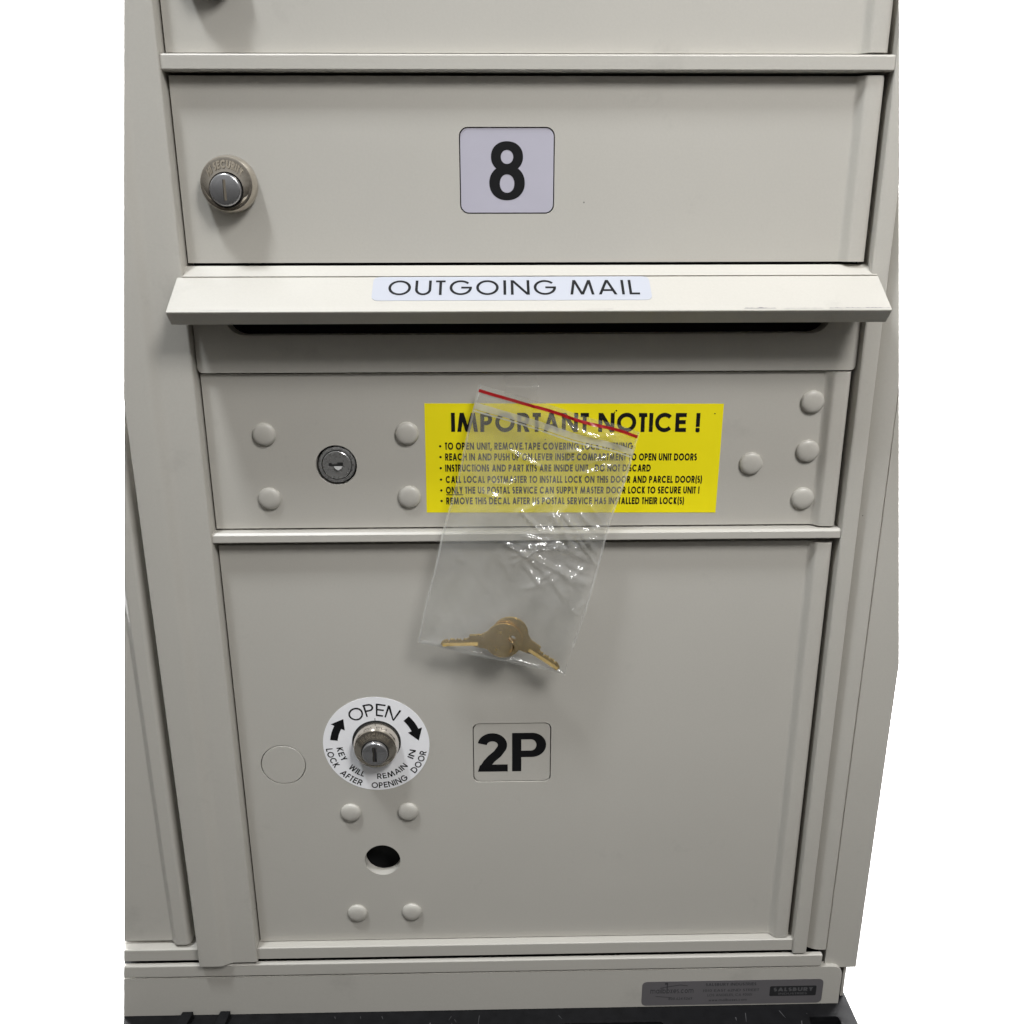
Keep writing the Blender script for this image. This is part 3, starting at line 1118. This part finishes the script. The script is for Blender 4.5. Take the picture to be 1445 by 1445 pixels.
def key_mesh(cx, cz, tipx, tipz, d0, d1, hole, r=9.7, flip=1):
    """flat pin-tumbler key: round bow with a hole, shouldered blade with cuts and a milled groove"""
    b = nb()
    ax = Vector((tipx - cx, tipz - cz))
    L = ax.length
    ax.normalize()
    up = Vector((-ax.y, ax.x)) * flip
    def to(s, t):
        q = Vector((cx, cz)) + ax * s + up * t
        return (q.x, q.y)
    hw = 3.3
    a0 = math.asin(hw / r)
    bow = [(r * math.cos(a), r * math.sin(a)) for a in [a0 + .25 + (2 * math.pi - 2 * a0 - .4) * i / 44 for i in range(45)]]
    top = [(r + 4.6, -3.3)]
    blade = [(r + 6.2, -2.5), (L - 1.4, -2.3), (L, -1.2), (L - .5, .1)]
    cuts = []
    s = L - 1.6
    depth = [.9, 1.5, .5, 1.3, .8, 1.7, .6]
    for k, dp in enumerate(depth):
        s2 = L - 1.8 - (L - r - 11) * (k + 1) / 7
        cuts.append((s + (s2 - s) * .35, 1.8 - dp * .8))
        cuts.append((s + (s2 - s) * .65, 1.8 - dp * .8))
        cuts.append((s2, 1.75 if k % 2 else 1.5))
        s = s2
    sh = [(r + 8.2, 2.2), (r + 8.0, 3.6), (r + 1.6, 3.8)]
    poly = bow + top + blade + cuts + sh
    plate(b, [to(*p) for p in poly], [[(hole[0] + 2.0 * math.cos(t * math.pi / 9), hole[1] + 2.0 * math.sin(t * math.pi / 9)) for t in range(18)]], d0, d1, 0)
    # groove rib shaped as a wedge, tilted up to catch the light
    for (s0, s1) in ((r + 3.6, L - .9),):
        v = []
        for sx_ in (s0, s1):
            for tt, dd_ in ((-.35, d1 - .1), (-2.0, d1 + .95), (-2.2, d1 - .1)):
                q = to(sx_, tt)
                v.append(b.verts.new(P(q[0], dd_, q[1])))
        for q in ((0, 1, 4, 3), (1, 2, 5, 4), (0, 2, 1), (3, 4, 5)):
            b.faces.new([v[i] for i in q])
    return b


k1 = obj('key', key_mesh(-12.7, 281.0, -45.4, 280.6, 13.9, 15.2, (-8.3, 281.9), flip=-1), BRASS, bevel=.45)
k1['label'] = 'brass key in front, its blade pointing left along the bottom of the bag'
k1['category'] = 'key'
k1['group'] = 'brass keys in the zip bag'
k2 = obj('key', key_mesh(-9.3, 283.6, 17.4, 264.0, 11.8, 13.2, (-6.6, 282.6), flip=1), BRASS, bevel=.45)
k2['label'] = 'brass key behind, its blade pointing down to the right bag corner'
k2['category'] = 'key'
k2['group'] = 'brass keys in the zip bag'

bm = nb()
Rr, rr = 4.5, .42
c = Vector((-10.3, 14.1, 278.2))
ringv = []
for i in range(40):
    a = 2 * math.pi * i / 40
    # loop hangs through the holes, seen half edge-on
    ctr = Vector((Rr * math.cos(a) * .62, Rr * math.cos(a) * .78, Rr * math.sin(a)))
    rad = ctr.normalized()
    ax2 = Vector((.78, -.62, 0))
    ringv.append([bm.verts.new(P(*(c + ctr + rad * rr * math.cos(2 * math.pi * j / 8) + ax2 * rr * math.sin(2 * math.pi * j / 8)))) for j in range(8)])
for i in range(40):
    for j in range(8):
        bm.faces.new((ringv[i][j], ringv[(i + 1) % 40][j], ringv[(i + 1) % 40][(j + 1) % 8], ringv[i][(j + 1) % 8]))
o = obj('key_ring', bm, simple('dark_brass_wire', (.42, .30, .14), .25, 1), smooth=60)
o['label'] = 'small thin wire ring linking the two brass keys'
o['category'] = 'key ring'

# tape from the door over the top of the bag
bm = nb()
n = 24
G = []
for j in range(n + 1):
    t = j / n
    z = 418.9 - 14.5 * t
    row = []
    for i in range(13):
        s = i / 12
        x = -11.2 + 15.8 * s + .5 * math.sin(z * .9)
        y = .5 if t < .2 else None
        u = max(0, min(1, (x - TL.x) / (TR.x - TL.x)))
        zt = TL.y + (TR.y - TL.y) * u
        v = max(0, (zt - z) / 134.0)
        db = -bag_pt(u, v, 1).y * 1000 + .5
        d = .6 + (db - .6) * sstep(0, .45, t)
        row.append(bm.verts.new(P(x, d + .25 * noise.noise(Vector((x * .3, z * .4, 0))), z)))
    G.append(row)
for j in range(n):
    for i in range(12):
        bm.faces.new((G[j][i], G[j][i + 1], G[j + 1][i + 1], G[j + 1][i]))
o = obj('tape_strip', bm, TAPE, smooth=60, recalc=False)
o['label'] = 'short strip of clear tape holding the top of the zip bag under the mail slot'
o['category'] = 'tape'
